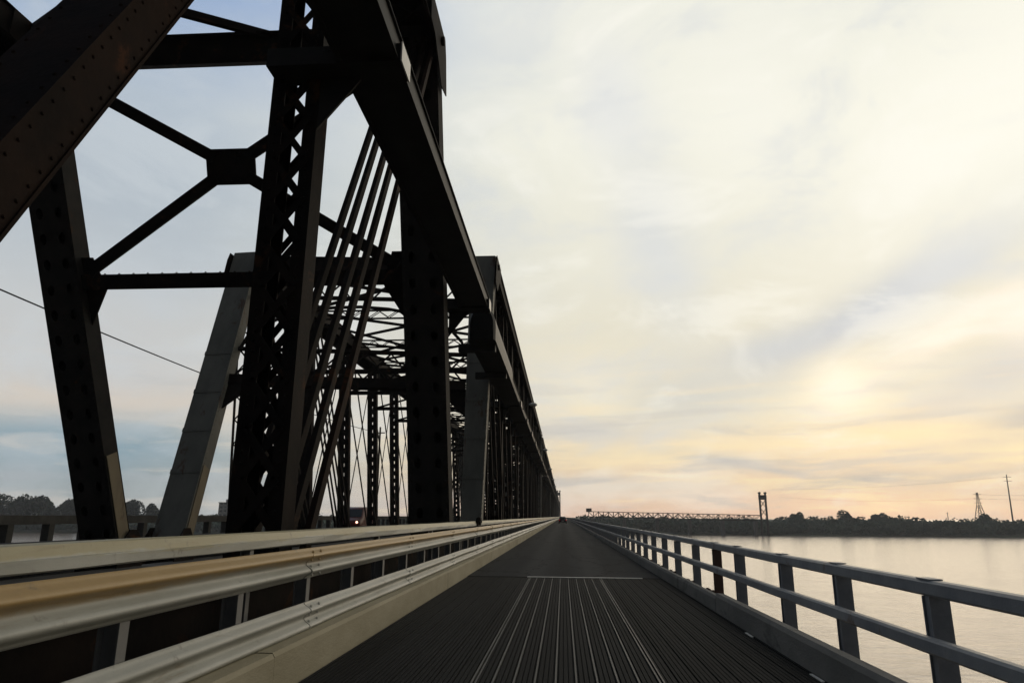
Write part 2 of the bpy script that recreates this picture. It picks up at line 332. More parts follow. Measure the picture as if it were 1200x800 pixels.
    def perforated(s, p0, p1, width, side, nrm, cell, t=.02, hr=(.11, .17)):
        """cover plate from p0 to p1 pierced by one column of oval hand holes on each side of its middle"""
        a, sv, tv, L = s.axes(p0, p1, side); n = max(1, int(L/cell)); c = L/n; nv = V(nrm).normalized()
        for k in range(n):
            for q in (-1, 1):
                C = V(p0)+a*(k+.5)*c+sv*q*width/4; W = width/4; H = c/2
                outer = []; inner = []
                for i in range(12):
                    th = 2*math.pi*i/12; cx, cy = math.cos(th), math.sin(th); mx = max(abs(cx)/W, abs(cy)/H)
                    outer.append(C+sv*cx/mx+a*cy/mx); inner.append(C+sv*cx*hr[0]+a*cy*hr[1])
                for zz in (0, t):
                    pass
                vs = [x+nv*t for x in outer]+[x+nv*t for x in inner]+[x for x in inner]
                s.add(vs, [(i, (i+1) % 12, 12+(i+1) % 12, 12+i) for i in range(12)]+[(12+i, 12+(i+1) % 12, 24+(i+1) % 12, 24+i) for i in range(12)])
                cs = [C+sv*e*W+a*f*H for e, f in ((-1, -1), (1, -1), (1, 1), (-1, 1))]
                # the corners of the cell outside the 12-gon
                for e, f in ((-1, -1), (1, -1), (1, 1), (-1, 1)):
                    K = C+sv*e*W+a*f*H
                    near = sorted(range(12), key=lambda i: (outer[i]-K).length)[:2]
                    s.add([K+nv*t, outer[near[0]]+nv*t, outer[near[1]]+nv*t], [(0, 1, 2)])
        return s
    def build(s, name, material, parent=None, smooth=False, origin=None):
        me = bpy.data.meshes.new(name); o0 = root_loc(parent) if parent else V(origin or (0, 0, 0))
        me.from_pydata([tuple(V(q)-o0) for q in s.v], [], s.f)
        me.materials.append(material); me.update()
        import bmesh
        bm = bmesh.new(); bm.from_mesh(me); bmesh.ops.recalc_face_normals(bm, faces=bm.faces); bm.to_mesh(me); bm.free()
        if smooth:
            for pl in me.polygons: pl.use_smooth = True
        o = bpy.data.objects.new(name, me); COL.objects.link(o)
        if parent: o.parent = parent
        else: o.location = o0
        return o
def copy_tree(o, parent=None):
    c = o.copy(); COL.objects.link(c); c.parent = parent
    for ch in list(o.children): copy_tree(ch, c)
    return c
def structure(mb, name, material, origin=None):
    return tag(mb.build(name, material, None, origin=origin), kind='structure')

# ------------------------------------------------------------------ the ground: water, shores, road
WZ = -13.0
structure(MB().add([(-9000, -3000, WZ), (9000, -3000, WZ), (9000, 14000, WZ), (-9000, 14000, WZ)], [(0, 1, 2, 3)]), 'river', M['water'])
def shore(name, line, far):
    """a bank that rises from the water, then low ground to the horizon"""
    mb = MB(); sec = []
    for (x, y) in line:
        j = random.uniform(-5, 5)
        sec.append([(x, y+j, WZ-.5), (x, y+5+j, WZ+1.2), (x*1.01, y+40, WZ+2.2), (x*1.3, far, WZ+2.5), (x*1.3, far, WZ-.5)])
    mb.loft(sec, closed=False, caps=False)
    return structure(mb, name, M['land'])
shore('far_shore', [(-30+i*40, 622+math.sin(i*1.7)*5) for i in range(46)], 9000)
shore('left_shore', [(-900+i*35, 505+math.sin(i*1.3)*6) for i in range(26)], 9000)

JY = 18.4
mb = MB()
mb.box(-2.48, 2.48, JY+.09, 640, -.30, 0)
structure(mb, 'road', M['asphalt'])
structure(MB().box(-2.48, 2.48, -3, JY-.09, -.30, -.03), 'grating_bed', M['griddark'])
gb, gw = MB(), MB()
sp = .196; nb = int(4.9/sp)
for i in range(nb+1):
    x = -2.44+i*sp; worn = -.98 < x < .98
    (gw if worn else gb).box(x-(.009 if worn else .014), x+(.009 if worn else .014), -2.9, JY-.1, -.045, .002)
    if i < nb:
        for k in (1, 2, 3): gb.box(x+sp*k/4-.0195, x+sp*k/4+.0195, -2.9, JY-.1, -.045, -.003)
    if abs(x+.86) < sp/2 or abs(x-.83) < sp/2:
        gw.box(x+.030, x+.046, -2.9, JY-.1, -.045, .002)
structure(gb, 'road_grating', M['gridbar']); structure(gw, 'road_grating_worn_bars', M['gridworn'])
ej = empty('expansion_joint', (0, JY, 0), 'worn steel expansion joint across the road where the grating ends', 'expansion joint')
MB().box(-.93, 1.98, JY-.05, JY+.05, -.1, .008).build('worn_shiny_bar', M['white'], ej)  # near-white colour paints the shine of the worn steel
mb = MB(); mb.box(-2.47, -.935, JY-.03, JY+.03, -.1, .004); mb.box(1.985, 2.47, JY-.03, JY+.03, -.1, .004); mb.box(-2.47, 2.47, JY-.088, JY-.055, -.1, -.004); mb.box(-2.47, 2.47, JY+.055, JY+.088, -.1, -.004)
mb.build('joint_frame', M['gridbar'], ej)

# left kerb: cast lengths with open joints
mb = MB(); y = -3.0; i = 0
while y < 640:
    L = 4.6 if y < 150 else 30
    j = random.uniform(-.008, .008); k = random.uniform(-.006, .006)
    mb.loft([[(-2.48+j, q, -.25), (-2.487+j, q, .31+k), (-2.51+j, q, .345+k), (-2.80, q, .345+k), (-2.80, q, -.25)] for q in (y, y+L-.02)])
    y += L
structure(mb, 'kerb_left', M['kerb'])
mb = MB(); y = -3.0
while y < 640:
    L = 3.8 if y < 150 else 30
    j = random.uniform(-.012, .012); hz = .295 if y < 11 else .25
    xo = 2.63 if y < 11 else 2.60
    mb.loft([[(2.48+j, q, -.25), (2.49+j, q, hz-.05), (2.515+j, q, hz), (xo, q, hz-.01), (xo+.02, q, hz-.04), (xo+.02, q, -.25)] for q in (y, y+L-.02)])
    y += L
structure(mb, 'kerb_right', M['kerbr'])
structure(MB().box(-2.95, 2.98, -3, 640, -.85, -.305), 'deck_slab', M['deck'])
mb = MB()
for yy in (7.25, 9.75): mb.box(2.425, 2.455, yy, yy+.34, -.03, .006)
structure(mb, 'white_road_dashes', M['white'])
structure(MB().box(-14.1, -4.9, -10, 640, -.7, -.15), 'railway_deck', M['deck'])
structure(MB().box(-22.3, -16.9, -10, 640, -.6, 0), 'far_roadway', M['asphalt'])

# ------------------------------------------------------------------ guard rails on the left
WPROF = [(.0425-.0425*math.cos(2*math.pi*(q+.155)/.155)*(1 if abs(q) > .02 else .8), q) for q in [.155-.31*i/20 for i in range(21)]]
def wbeam(x, z, ys, jit):
    prof = WPROF+[(px-.008, pz) for px, pz in reversed(WPROF)]
    secs = []
    a = c = tl = 0
    for k, yy in enumerate(ys):
        a = a*.72+random.uniform(-jit, jit); c = c*.8+random.uniform(-jit, jit)*.5; tl = tl*.7+random.uniform(-.07, .07)
        secs.append([(x+px+a+pz*tl, yy, z+pz+c) for px, pz in prof])
    return MB().loft(secs)
def shade_fold(o, n):
    for i, pl in enumerate(o.data.polygons): pl.use_smooth = len(pl.vertices) == 4 and (i % n) not in (n//2-1, n-1)
ys_near = [-3+i*.8 for i in range(60)]+[45+i*1.6 for i in range(66)]+[150+i*30 for i in range(17)]
g1 = empty('guard_rail', (-2.75, 0, 0), 'double steel W beam guard rail on the left kerb, rusty yellow along its top', 'guard rail')
shade_fold(wbeam(-2.74, 1.0, ys_near, .0035).build('upper_beam', M['guard_top'], g1), 42)
shade_fold(wbeam(-2.72, .455, ys_near, .0035).build('lower_beam', M['guard_low'], g1), 42)
pm = MB(); pm.ibeam((-2.82, 0, .30), (-2.82, 0, 1.10), .10, .14, .012, (0, 1, 0)); pm.box(-2.885, -2.765, -.09, .09, .345, .36)
po = pm.build('post', M['postzinc'], g1)
for k in range(98):
    c = po if k == 0 else po.copy()
    if k: COL.objects.link(c); c.parent = g1
    c.location = (0, 1.2+k*1.6, 0)
for nm, xx, zz, mm in (('upper', -2.738, 1.0, 'guard_top'), ('lower', -2.718, .455, 'guard_low')):
    prof = [(px*1.01+.004, pz*.985) for px, pz in WPROF]+[(px-.01, pz*.985) for px, pz in reversed(WPROF)]
    for k in range(12):
        yc = 7.6+k*4.8; mb = MB().loft([[(xx+px, yc+q, zz+pz) for px, pz in prof] for q in (-.17, .17)])
        for q in (-.12, .12):
            for z_ in (-.115, -.035, .035, .115): mb.rivets((xx+.055-.012*(abs(z_) < .05), yc+q-.02, zz+z_), (xx+.055-.012*(abs(z_) < .05), yc+q+.02, zz+z_), 1, (1, 0, 0), .022)
        mb.build('splice_plate', M[mm], g1)
g2 = empty('inner_rail', (-3.05, 0, 0), 'pale box rail at the top of the barrier, just behind the rusty W beam rail', 'guard rail')
secs = [[(-3.02+random.uniform(-.006, .006)+px, yy, 1.245+pz+random.uniform(-.004, .004)) for px, pz in ((.0, -.08), (.012, -.07), (.012, -.005), (.0, .002), (-.03, .07), (-.05, .08), (-.11, .08), (-.12, -.08))] for yy in ys_near]
MB().loft(secs).build('beam', M['guard_in'], g2)
pm = MB(); pm.ibeam((-3.10, 0, -.30), (-3.10, 0, 1.16), .08, .10, .01, (0, 1, 0)); po = pm.build('post', M['postzinc'], g2)
for k in range(60):
    c = po if k == 0 else po.copy()
    if k: COL.objects.link(c); c.parent = g2
    c.location = (0, 2.0+k*4.8, 0)
mb = MB()
for k, (a, c_) in enumerate(((0, 0), (.28, .03), (-.25, .02), (.1, .11), (-.1, .1))):
    mb.tube([(-2.98, 24.9+a-.1, 1.27+c_), (-2.98, 24.9+a+.1, 1.27+c_)], [.09, .075], 7)
mb.box(-3.05, -2.95, 24.45, 25.35, 1.14, 1.3)
mb.build('bolted_clamp', M['steel'], g2)
# dark girder under the rails, carried by the near truss floor beams
tg = MB(); tg.ibeam((-3.28, -3, .15), (-3.28, 640, .15), .25, 1.5, .03, (1, 0, 0))
tag(tg.build('side_girder', M['steel'], None, origin=(-3.28, 0, 0)), 'long dark plate girder under the pale rails at the road edge', 'girder')

# ------------------------------------------------------------------ truss spans
def truss_span(name, root, ends, panel_y, XN, XF, top, hw, cols, near_end, far_end, detail, label, group, walk, walk_z, walk_gap=None, cut=None, taper=False):
    """ends: list of dicts with base/hip Y for near and far truss; panel_y: verticals; XN near plane; XF=(base, hip) far plane"""
    st, endm = cols
    r = empty(name, root, label, 'truss bridge', group)
    zb = .4
    def fx(z): return XF[0]+(XF[1]-XF[0])*(z-zb)/(top-zb)
    planes = [('near', lambda z: XN), ('far', fx)]
    for pi, (pn, X) in enumerate(planes):
        # chords
        h0 = ends[0]['hip'][pi] if ends[0] else cut; h1 = ends[1]['hip'][pi] if ends[1] else cut
        b0 = ends[0]['base'][pi] if ends[0] else cut; b1 = ends[1]['base'][pi] if ends[1] else cut
        mb = MB(); xt = X(top); d = .85
        mb.beam((xt, h0, top), (xt, h1, top), .03, d, off=(hw-.015, 0)); mb.beam((xt, h0, top), (xt, h1, top), .03, d, off=(-hw+.015, 0))
        mb.beam((xt, h0-.3, top+d/2+.02), (xt, h1+.3, top+d/2+.02), hw*2+.1, .03)
        for q in (-1, 1):
            for e in (-1, 1): mb.beam((xt+q*(hw+.045), h0, top+e*(d/2-.02)), (xt+q*(hw+.045), h1, top+e*(d/2-.02)), .08, .025)
        if detail and pi == 0:
            for q in (-1, 1): mb.rivets((xt+q*hw+.002*q, h0, top-d/2+.09), (xt+q*hw+.002*q, h1, top-d/2+.09), 60, (q, 0, 0), .03)
        o = mb.build('top_chord', st, r)
        ml = MB(); ml.lacing((xt, h0, top-.05), (xt, h1, top-.05), hw*2-.06, d-.1, .8, .09, (1, 0, 0), faces=(1, ) if h1 < h0 else (-1,), double=True); ml.build('lacing', st, o)
        mb = MB(); xb = X(zb)
        mb.beam((xb, b0, .32), (xb, b1, .32), .04, .75, off=(.34, 0)); mb.beam((xb, b0, .32), (xb, b1, .32), .04, .75, off=(-.34, 0)); mb.beam((xb, b0, .70), (xb, b1, .70), .8, .03)
        mb.build('bottom_chord', st, r)
        # end posts
        for e in ends:
            if not e: continue
            B_ = V((X(zb), e['base'][pi], zb-.5)); H_ = V((X(top), e['hip'][pi], top+.42))
            sgn = 1 if e['base'][pi] > e['hip'][pi] else -1       # outer face looks away from the span
            mb = MB(); w0 = 2*hw*(.66 if (taper and pi == 0) else 1)
            dd = .62
            for q in (-1, 1):
                a, sv, tv, L = mb.axes(B_, H_, (1, 0, 0))
                mb.beam(B_+sv*q*(w0/2-.02), H_+sv*q*(hw-.02), .03, dd)
                for ee in (-1, 1): mb.beam(B_+sv*q*(w0/2-.09), H_+sv*q*(hw-.09), .14, .025, off=(0, ee*(dd/2)))
            a, sv, tv, L = mb.axes(B_, H_, (1, 0, 0)); f = 1 if tv.y < 0 else -1     # side facing the camera
            if taper:
                mb.beam(B_+tv*f*(dd/2+.015), H_+tv*f*(dd/2+.015), w0, .03, w1=2*hw)
                mb.beam(B_-tv*f*(dd/2+.015), H_-tv*f*(dd/2+.015), w0, .03, w1=2*hw)
                for q in (-1, 1):
                    for f2 in (f, -f): mb.rivets(B_+tv*f2*(dd/2+.031)+sv*q*(w0/2-.07), H_+tv*f2*(dd/2+.031)+sv*q*(hw-.07), 70, tv*f2, .026)
                    mb.rivets(B_+sv*(w0/2-.004)*q+tv*.2*f, H_+sv*(hw-.004)*q+tv*.2*f, 70, sv*q, .026)
                for z in (3.0, 4.7, 6.4, 8.2):
                    t = (z-B_.z)/(H_.z-B_.z); P = B_+(H_-B_)*t; ww = w0+(2*hw-w0)*t
                    mb.beam(P+tv*f*(dd/2+.042)-a*.09, P+tv*f*(dd/2+.042)+a*.09, ww+.03, .02)
                    mb.rivets(P+tv*f*(dd/2+.053)-sv*ww*.45, P+tv*f*(dd/2+.053)+sv*ww*.45, 7, tv*f, .025)
            else:
                mb.perforated(B_+tv*f*(dd/2+.014), H_+tv*f*(dd/2+.014), 2*hw, (1, 0, 0), tv*f, .74)
                mb.beam(B_-tv*f*(dd/2+.015), H_-tv*f*(dd/2+.015), 2*hw, .03)
                if detail:
                    for q in (-1, 1): mb.rivets(B_+tv*f*(dd/2+.036)+sv*q*(hw-.07), H_+tv*f*(dd/2+.036)+sv*q*(hw-.07), 75, tv*f, .028)
            o = mb.build('end_post', endm, r)
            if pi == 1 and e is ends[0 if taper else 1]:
                mb = MB(); mb.beam(B_+a*.4+sv*(w0/2+.018), B_+a*3.6+sv*(w0/2+.018), .02, dd*.8); mb.build('sunlit_strip', M['tan'], o)  # tan plate paints a sunlit strip on the post's lower side
            # pinned shoe and hip plates
            mb = MB()
            for q in (-1, 1):
                mb.plate([(X(top)+q*(hw+.10), e['hip'][pi]+dy_, top+dz_) for dy_, dz_ in ((-.7*sgn-.0, .42), (.55*sgn, .42), (.75*sgn, 0), (1.0*sgn, -1.1), (.2*sgn, -1.3), (-.9*sgn, -.5), (-1.5*sgn, -.42), (-1.5*sgn, .40))], (1, 0, 0), .03)
            mb.tube([(X(top)-hw-.2, e['hip'][pi], top), (X(top)+hw+.2, e['hip'][pi], top)], .13, 10)
            mb.build('hip_plate', st, r)
            mb = MB(); xx = X(zb)
            for q in (-1, 1): mb.plate([(xx+q*(w0/2+.05), e['base'][pi]+a_, z_) for a_, z_ in ((-.7, -.5), (.7, -.5), (.6, .5), (.2, 1.0), (-.2, 1.0), (-.6, .5))], (1, 0, 0), .04)
            mb.tube([(xx-w0/2-.15, e['base'][pi], .3), (xx+w0/2+.15, e['base'][pi], .3)], .15, 10)
            mb.box(xx-.6, xx+.6, e['base'][pi]-.8, e['base'][pi]+.8, -.8, -.5)
            mb.build('bearing_shoe', st, r)
        # verticals
        for k, yv in enumerate([q-2.6 for q in panel_y] if (detail and pi) else panel_y):
            B_ = V((X(zb), yv, zb)); H_ = V((X(top), yv, top-.40)); ww = .74; dp = .42
            mb = MB().channels(B_, H_, ww, dp, .175 if detail else .2, .03)
            if detail and pi == 0:
                for q in (-1, 1): mb.rivets(B_+V((q*.26, -dp/2, 0)), H_+V((q*.26, -dp/2, 0)), 90, (0, -1, 0), .022)
            o = mb.build('vertical_post', st, r)
            if detail:
                for fc in (-1, 1): MB().lacing(B_, H_, ww-.16, dp, .66, .105, (1, 0, 0), faces=(fc,), double=True, margin=.9).build('lacing', st, o)
            else: MB().battens(B_, H_, ww-.02, dp, .62, .36, .17).build('cover_plates', st, o)
            # gussets top and bottom
            if detail:
                mb = MB()
                for q in (-1, 1): mb.plate([(X(top)+q*(hw-.12), yv+dy_, top+dz_) for dy_, dz_ in ((-1.0, -.4), (1.0, -.4), (.45, -1.5), (-.45, -1.5))], (1, 0, 0), .03)
                mb.build('gusset', st, o)
        # diagonals: eyebars or built struts, one panel each
        seq = []
        ps = sorted([q-2.6 for q in panel_y] if (detail and pi) else panel_y)
        hips = [(e['hip'][pi]) for e in ends if e]
        mid = (sum(hips)/len(hips)) if len(hips) == 2 else -20
        nodes = sorted(ps+hips)
        for k in range(len(nodes)-1):
            ya, yb = nodes[k], nodes[k+1]
            topy, boty = (ya, yb) if (ya+yb)/2 < mid else (yb, ya)
            edge = (len(hips) == 2 and k in (0, 1, len(nodes)-2, len(nodes)-3)) or (len(hips) == 1 and yb == hips[0])
            T = lambda o_: V((X(top)+o_, topy, top)); Bm = lambda o_: V((X(zb)+o_, boty, zb))
            if edge:
                for o_ in (-.50, -.27, .0, .23, .50):
                    mb = MB(); mb.beam(T(o_), Bm(o_), .085 if detail else .06, .18)
                    for P in (T(o_), Bm(o_)): mb.tube([P-V((.065, 0, 0)), P+V((.065, 0, 0))], .24, 12)
                    mb.build('eyebar', M['brown'] if (o_ == .50 and detail) else st, r)
            else:
                mb = MB(); sh_ = V((0, .27 if detail else 0, 0)); A, C = T(0)+sh_, Bm(0)+sh_; a, sv, tv, L = mb.axes(A, C, (1, 0, 0))
                if detail:
                    mb.beam(A, C, .68, .03, off=(0, .2)); mb.beam(A, C, .68, .03, off=(0, -.2))
                    for q in (-1, 1): mb.beam(A, C, .03, .366, off=(q*.31, 0))
                    for q in (-1, 1):
                        for e in (-1, 1): mb.rivets(A+sv*q*.27+tv*e*.216, C+sv*q*.27+tv*e*.216, 80, tv*e, .017)
                        [mb.rivets(A+sv*.326*q+tv*z_, C+sv*.326*q+tv*z_, 95, sv*q, .017) for z_ in (-.13, .13)]
                    mb.build('diagonal_strut', M['brown'] if pi == 0 else st, r)
                else:
                    for o_ in (-.35, .35): mb.beam(T(o_), Bm(o_), .05, .17)
                    mb.build('diagonal_pair', st, r)
            # slender counter rods the other way
            if detail == 0:
                mb = MB()
                mb.beam(V((X(top), boty, top)), V((X(zb), topy, zb)), .05, .07); mb.build('counter_rod', st, r)
        # hangers at the hips
        for e in ends:
            if e and not detail:
                mb = MB(); yv = e['hip'][pi]
                for o_ in (-.32, .32): mb.beam((X(top)+o_, yv, top), (X(zb)+o_, yv, zb), .06, .14)
                mb.lacing((X(top), yv, top), (X(zb), yv, zb), .6, .1, .55, .06, (1, 0, 0), faces=(1,)); mb.build('hip_hanger', st, r)
    # portals across the end posts
    for e in ends:
        if not e: continue
        def P(s_, z):            # s_ 0 near, 1 far
            t = (z-zb)/(top-zb); yn = e['base'][0]+(e['hip'][0]-e['base'][0])*t; yf = e['base'][1]+(e['hip'][1]-e['base'][1])*t
            return V((XN+(fx(z)-XN)*s_, yn+(yf-yn)*s_, z))
        pl = (P(0, top)-P(0, zb)).normalized(); ax = (P(1, top)-P(0, top)).normalized(); nrm = pl.cross(ax).normalized()
        zl = top-6.2
        mb = MB(); mb.ibeam(P(.03, top), P(.97, top), .36, .84, .03, nrm)
        mb.build('portal_top_strut', st, r)
        mb = MB(); A, B_ = P(.05, zl), P(.95, zl); mb.beam(A, B_, .34, .46, nrm)
        a, sv, tv, L = mb.axes(A, B_, nrm)
        tvu = tv if tv.z > 0 else -tv
        mb.rivets(A+tvu*.232, B_+tvu*.232, 22, tvu, .04)
        f = sv if sv.y < 0 else -sv
        for zz in (-.17, .17): mb.rivets(A+f*.172+tvu*zz, B_+f*.172+tvu*zz, 60, f, .022)
        mb.build('portal_lower_strut', st, r)
        # X bracing with a big centre plate
        C = P(.5, top-3.1)
        if detail:
            o = None
            ps_ = [(.07, top-.45), (.93, top-.45), (.07, zl+.3), (.93, zl+.3)]
            mb = MB(); hx, hz = .74, .52
            pts = [C+ax*x_+pl*z_ for x_, z_ in ((-hx, -hz*.55), (-hx*.86, -hz), (hx*.86, -hz), (hx, -hz*.55), (hx, hz*.55), (hx*.86, hz), (-hx*.86, hz), (-hx, hz*.55))]
            mb.plate(pts, nrm, .06)
            ff = nrm if nrm.y < 0 else -nrm
            for zz in (-.4, .4): mb.rivets(C+ff*.032-ax*.62+pl*zz, C+ff*.032+ax*.62+pl*zz, 9, ff, .024)
            mb.build('brace_plate', st, r)
            for s_, z in ps_:
                mb = MB(); Q = P(s_, z); d_ = (Q-C).normalized()
                mb.beam(C+d_*.55, Q, .34, .12, pl.cross(d_).cross(d_) if False else (d_.cross(nrm))); mb.build('brace_arm', st, r)
            for s0 in (0, 1):
                q = 1 if s0 == 0 else -1
                mb = MB(); mb.plate([P(s0, zl+.7)+ax*q*.5, P(s0, zl+.7)+ax*q*.95, P(s0, zl+.1)+ax*q*1.15, P(s0, zl-.2)+ax*q*1.25, P(s0, zl-1.3)+ax*q*.55], nrm, .05)
                mb.build('knee_plate', st, r)
        else:
            # lattice web with an arched head, as in the old portals
            mb = MB()
            n = 9
            for k in range(n):
                a0, a1 = .06+.88*k/n, .06+.88*(k+1)/n
                for z0, z1 in ((zl+.2, zl+1.5), (zl+1.5, zl+.2)): mb.beam(P(a0, z0), P(a1, z1), .05, .07, nrm)
                for z0, z1 in ((top-1.8, top-.4), (top-.4, top-1.8)): mb.beam(P(a0, z0), P(a1, z1), .05, .07, nrm)
            for z in (zl+1.55, top-1.85): mb.beam(P(.04, z), P(.96, z), .14, .16, nrm)
            for k in range(12):
                t0, t1 = math.pi*k/12, math.pi*(k+1)/12
                mb.beam(P(.5-.44*math.cos(t0), zl+1.6+2.3*math.sin(t0)), P(.5-.44*math.cos(t1), zl+1.6+2.3*math.sin(t1)), .1, .12, nrm)
            mb.build('portal_lattice', st, r)
            for s0 in (0, 1):
                q = 1 if s0 == 0 else -1
                mb = MB(); mb.plate([P(s0, zl-.1)+ax*q*.4, P(s0, zl-.1)+ax*q*1.9, P(s0, zl-1.5)+ax*q*.4], nrm, .05); mb.build('knee_plate', st, r)
    # sway frames at the verticals and top laterals
    for yv in panel_y:
        mb = MB(); A, B_ = V((XN, yv, top-.1)), V((fx(top), yv, top-.1))
        mb.beam(A, B_, .25, .05, (0, 1, 0), (0, .25)); mb.beam(A, B_, .25, .05, (0, 1, 0), (0, -.25)); mb.lacing(A, B_, .45, .22, .55, .05, (0, 0, 1), batten=False)
        mb.build('sway_strut', st, r)
        if detail == 0:
            mb = MB(); zl = top-3.6; A, B_ = V((XN, yv, zl)), V((fx(zl), yv, zl))
            mb.beam(A, B_, .2, .25, (0, 1, 0))
            C0, C1 = V((XN, yv, top-.4)), V((fx(top), yv, top-.4))
            mb.beam(A, C1, .08, .14, (0, 1, 0)); mb.beam(V(B_)+V((0, .1, 0)), C0+V((0, .1, 0)), .08, .14, (0, 1, 0)); mb.build('sway_brace', st, r)
    nn = sorted(panel_y+[e['hip'][0] for e in ends if e])
    for k in range(len(nn)-1):
        if detail and k == len(nn)-2:
            for s0 in (1,):
                xs = XN if s0 == 0 else fx(top)
                mb = MB(); A, B_ = V((xs, nn[k]+3.4, top+.35)), V((-8.1 if s0 else -11.2, nn[k+1], top+.35))
                mb.beam(A, B_, .24, .14, (0, 0, 1)); mb.build('top_lateral', st, r)
            mb = MB(); A, B_ = V((-15.5, nn[k+1]-.4, top+.3)), V((XN, nn[k]+1.1, top+.3)); side = (0, 1, 0)
            for q in (-1, 1): mb.beam(A, B_, .09, .2, (0, 1, 0), (q*.2, 0))
            mb.lacing(A, B_, .4, .2, .42, .06, (0, 1, 0), batten=False); mb.build('top_lateral', st, r)
            continue
        for q in (0, 1):
            xa, xb_ = (XN, fx(top)) if q else (fx(top), XN)
            mb = MB(); mb.beam((xa, nn[k], top+.1+.16*q), (xb_, nn[k+1], top+.1+.16*q), .16, .12, (0, 0, 1)); mb.build('top_lateral', st, r)
    # side gantry: a plate walkway bracketed off the near truss over the edge of the road
    y0, y1 = walk; z = walk_z
    mb = MB(); mb.box(-3.20, -2.40, y0, y1, z+.02, z+.06)
    wk = mb.build('walkway', M['gantry'], r)
    mb = MB(); mb.ibeam((-2.385, y0, z+.22), (-2.385, y1, z+.22), .10, .46, .015, (1, 0, 0)); mb.build('edge_beam', M['gantry'], wk)
    mb = MB(); mb.ibeam((-3.22, y0, z+.16), (-3.22, y1, z+.16), .08, .34, .015, (1, 0, 0)); mb.build('inner_beam', M['gantry'], wk)
    bys = [q for q in panel_y if y0 < q < y1]+([21.35] if detail else [])
    for yv in bys:
        mb = MB(); yv = yv-.32; mb.beam((XN-.33, yv, z+.10), (-2.30, yv, z+.10), .5, .30, (0, 1, 0))
        mb.plate([(XN+.36, yv+.15, z-.06), (-3.0, yv+.15, z-.06), (XN+.36, yv+.15, z-.9)], (0, 1, 0), .04)
        mb.rivets((XN+.5, yv-.252, z+.17), (-2.5, yv-.252, z+.17), 14, (0, -1, 0), .02)
        br = mb.build('bracket', M['gantry'], wk)
        MB().box(-2.297, -2.277, yv-.27, yv+.27, z-.06, z+.26).build('lit_end_cap', M['zinc'], br)  # pale zinc here paints the sun and sky light on this end
    return r

G = 'truss spans of the bridge'
PN1 = [9.1, 2.0, -5.1]
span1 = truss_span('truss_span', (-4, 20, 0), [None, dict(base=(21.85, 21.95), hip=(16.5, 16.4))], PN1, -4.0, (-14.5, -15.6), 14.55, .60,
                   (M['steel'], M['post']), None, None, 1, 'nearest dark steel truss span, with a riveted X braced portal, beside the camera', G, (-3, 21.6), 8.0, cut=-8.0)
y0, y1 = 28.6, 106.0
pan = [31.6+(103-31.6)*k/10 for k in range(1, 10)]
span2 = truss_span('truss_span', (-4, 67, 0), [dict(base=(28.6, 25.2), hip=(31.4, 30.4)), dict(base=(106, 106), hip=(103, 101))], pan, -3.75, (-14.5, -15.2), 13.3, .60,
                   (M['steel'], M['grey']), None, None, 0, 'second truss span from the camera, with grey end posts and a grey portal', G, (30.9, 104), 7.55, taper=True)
ords = ['third', 'fourth', 'fifth', 'sixth', 'seventh', 'eighth', 'ninth']
for k in range(7):
    c = copy_tree(span2); c.location.y += 79*(k+1)
    c['label'] = '%s truss span from the camera along the bridge, a dark silhouette beyond the road edge' % ords[k]

# rounded hood that closes the walkway over the pier
hd = MB(); secs = []
for yy in (22.3, 22.45, 30.6, 30.75):
    s_ = .86 if yy in (22.3, 30.75) else 1
    secs.append([(-2.70+.47*s_*math.cos(R(a)), yy, 7.80+(.74 if yy < 25 else .6)*s_*math.sin(R(a))) for a in range(0, 181, 12)]+[(-2.70-.47*s_, yy, 7.30), (-2.70+.47*s_, yy, 7.30)])
hd.loft(secs); hood = empty('walkway_hood', (-2.7, 26.5, 7.35), 'dark rounded sheet metal hood bridging the walkway gap between the first two spans', 'hood')
hd.build('shell', M['hood'], hood, smooth=False)
for yy in (23.2, 28.0): MB().beam((-3.6, yy, 7.2), (-2.3, yy, 7.2), .3, .25, (0, 1, 0)).build('bearer', M['gantry'], hood)

# small lamps along the walkway edge
for k, yy in enumerate((41.0, 70.0, 99.0, 128, 157)):
    L = empty('walkway_lamp', (-2.3, yy, 7.8), '%s of the small pale lamps fixed along the walkway edge, counted from the camera' % ('first', 'second', 'third', 'fourth', 'fifth')[k], 'lamp', 'lamps along the walkway')
    MB().tube([(-2.34, yy, 7.75), (-2.2, yy, 7.95), (-1.95, yy, 8.05)], .035, 6).build('arm', M['gantry'], L)
    MB().tube([(-1.98, yy, 8.06), (-1.85, yy, 8.06), (-1.6, yy, 8.04), (-1.5, yy, 8.03)], [.05, .11, .12, .04], 8).build('lamp_head', M['zinc'], L)

# ------------------------------------------------------------------ right railing
rr = empty('bridge_railing', (3.15, 0, 0), 'blue grey two bar steel railing along the right edge over the water', 'railing')
py = [2.3, 4.36, 6.42, 8.45, 10.48, 13.1, 15.0, 17.3, 20.0, 22.5, 25.2]
while len(py) < 100: py.append(py[-1]+2.5)
pm = MB(); pm.ibeam((3.15, 0, -.85), (3.15, 0, .868), .165, .13, .016, (1, 0, 0)); pm.box(3.085, 3.215, -.047, .047, -.85, .868)
po = pm.build('post', M['rail'], rr); cp = MB().box(3.062, 3.178, -.11, .11, 1.003, 1.014).build('cap_plate', M['rail'], po)
for k, yy in enumerate(py):
    if k == 0: c = po
    else:
        c = po.copy(); COL.objects.link(c); c.parent = rr
        c2 = cp.copy(); COL.objects.link(c2); c2.parent = c
    c.location = (random.uniform(-.006, .006), yy, random.uniform(-.004, .004))
    if k == 6:
        c.data = c.data.copy(); c.data.materials[0] = M['railrust']; c['label'] = 'rust brown post'
mb = MB(); y = py[-1]+2.5
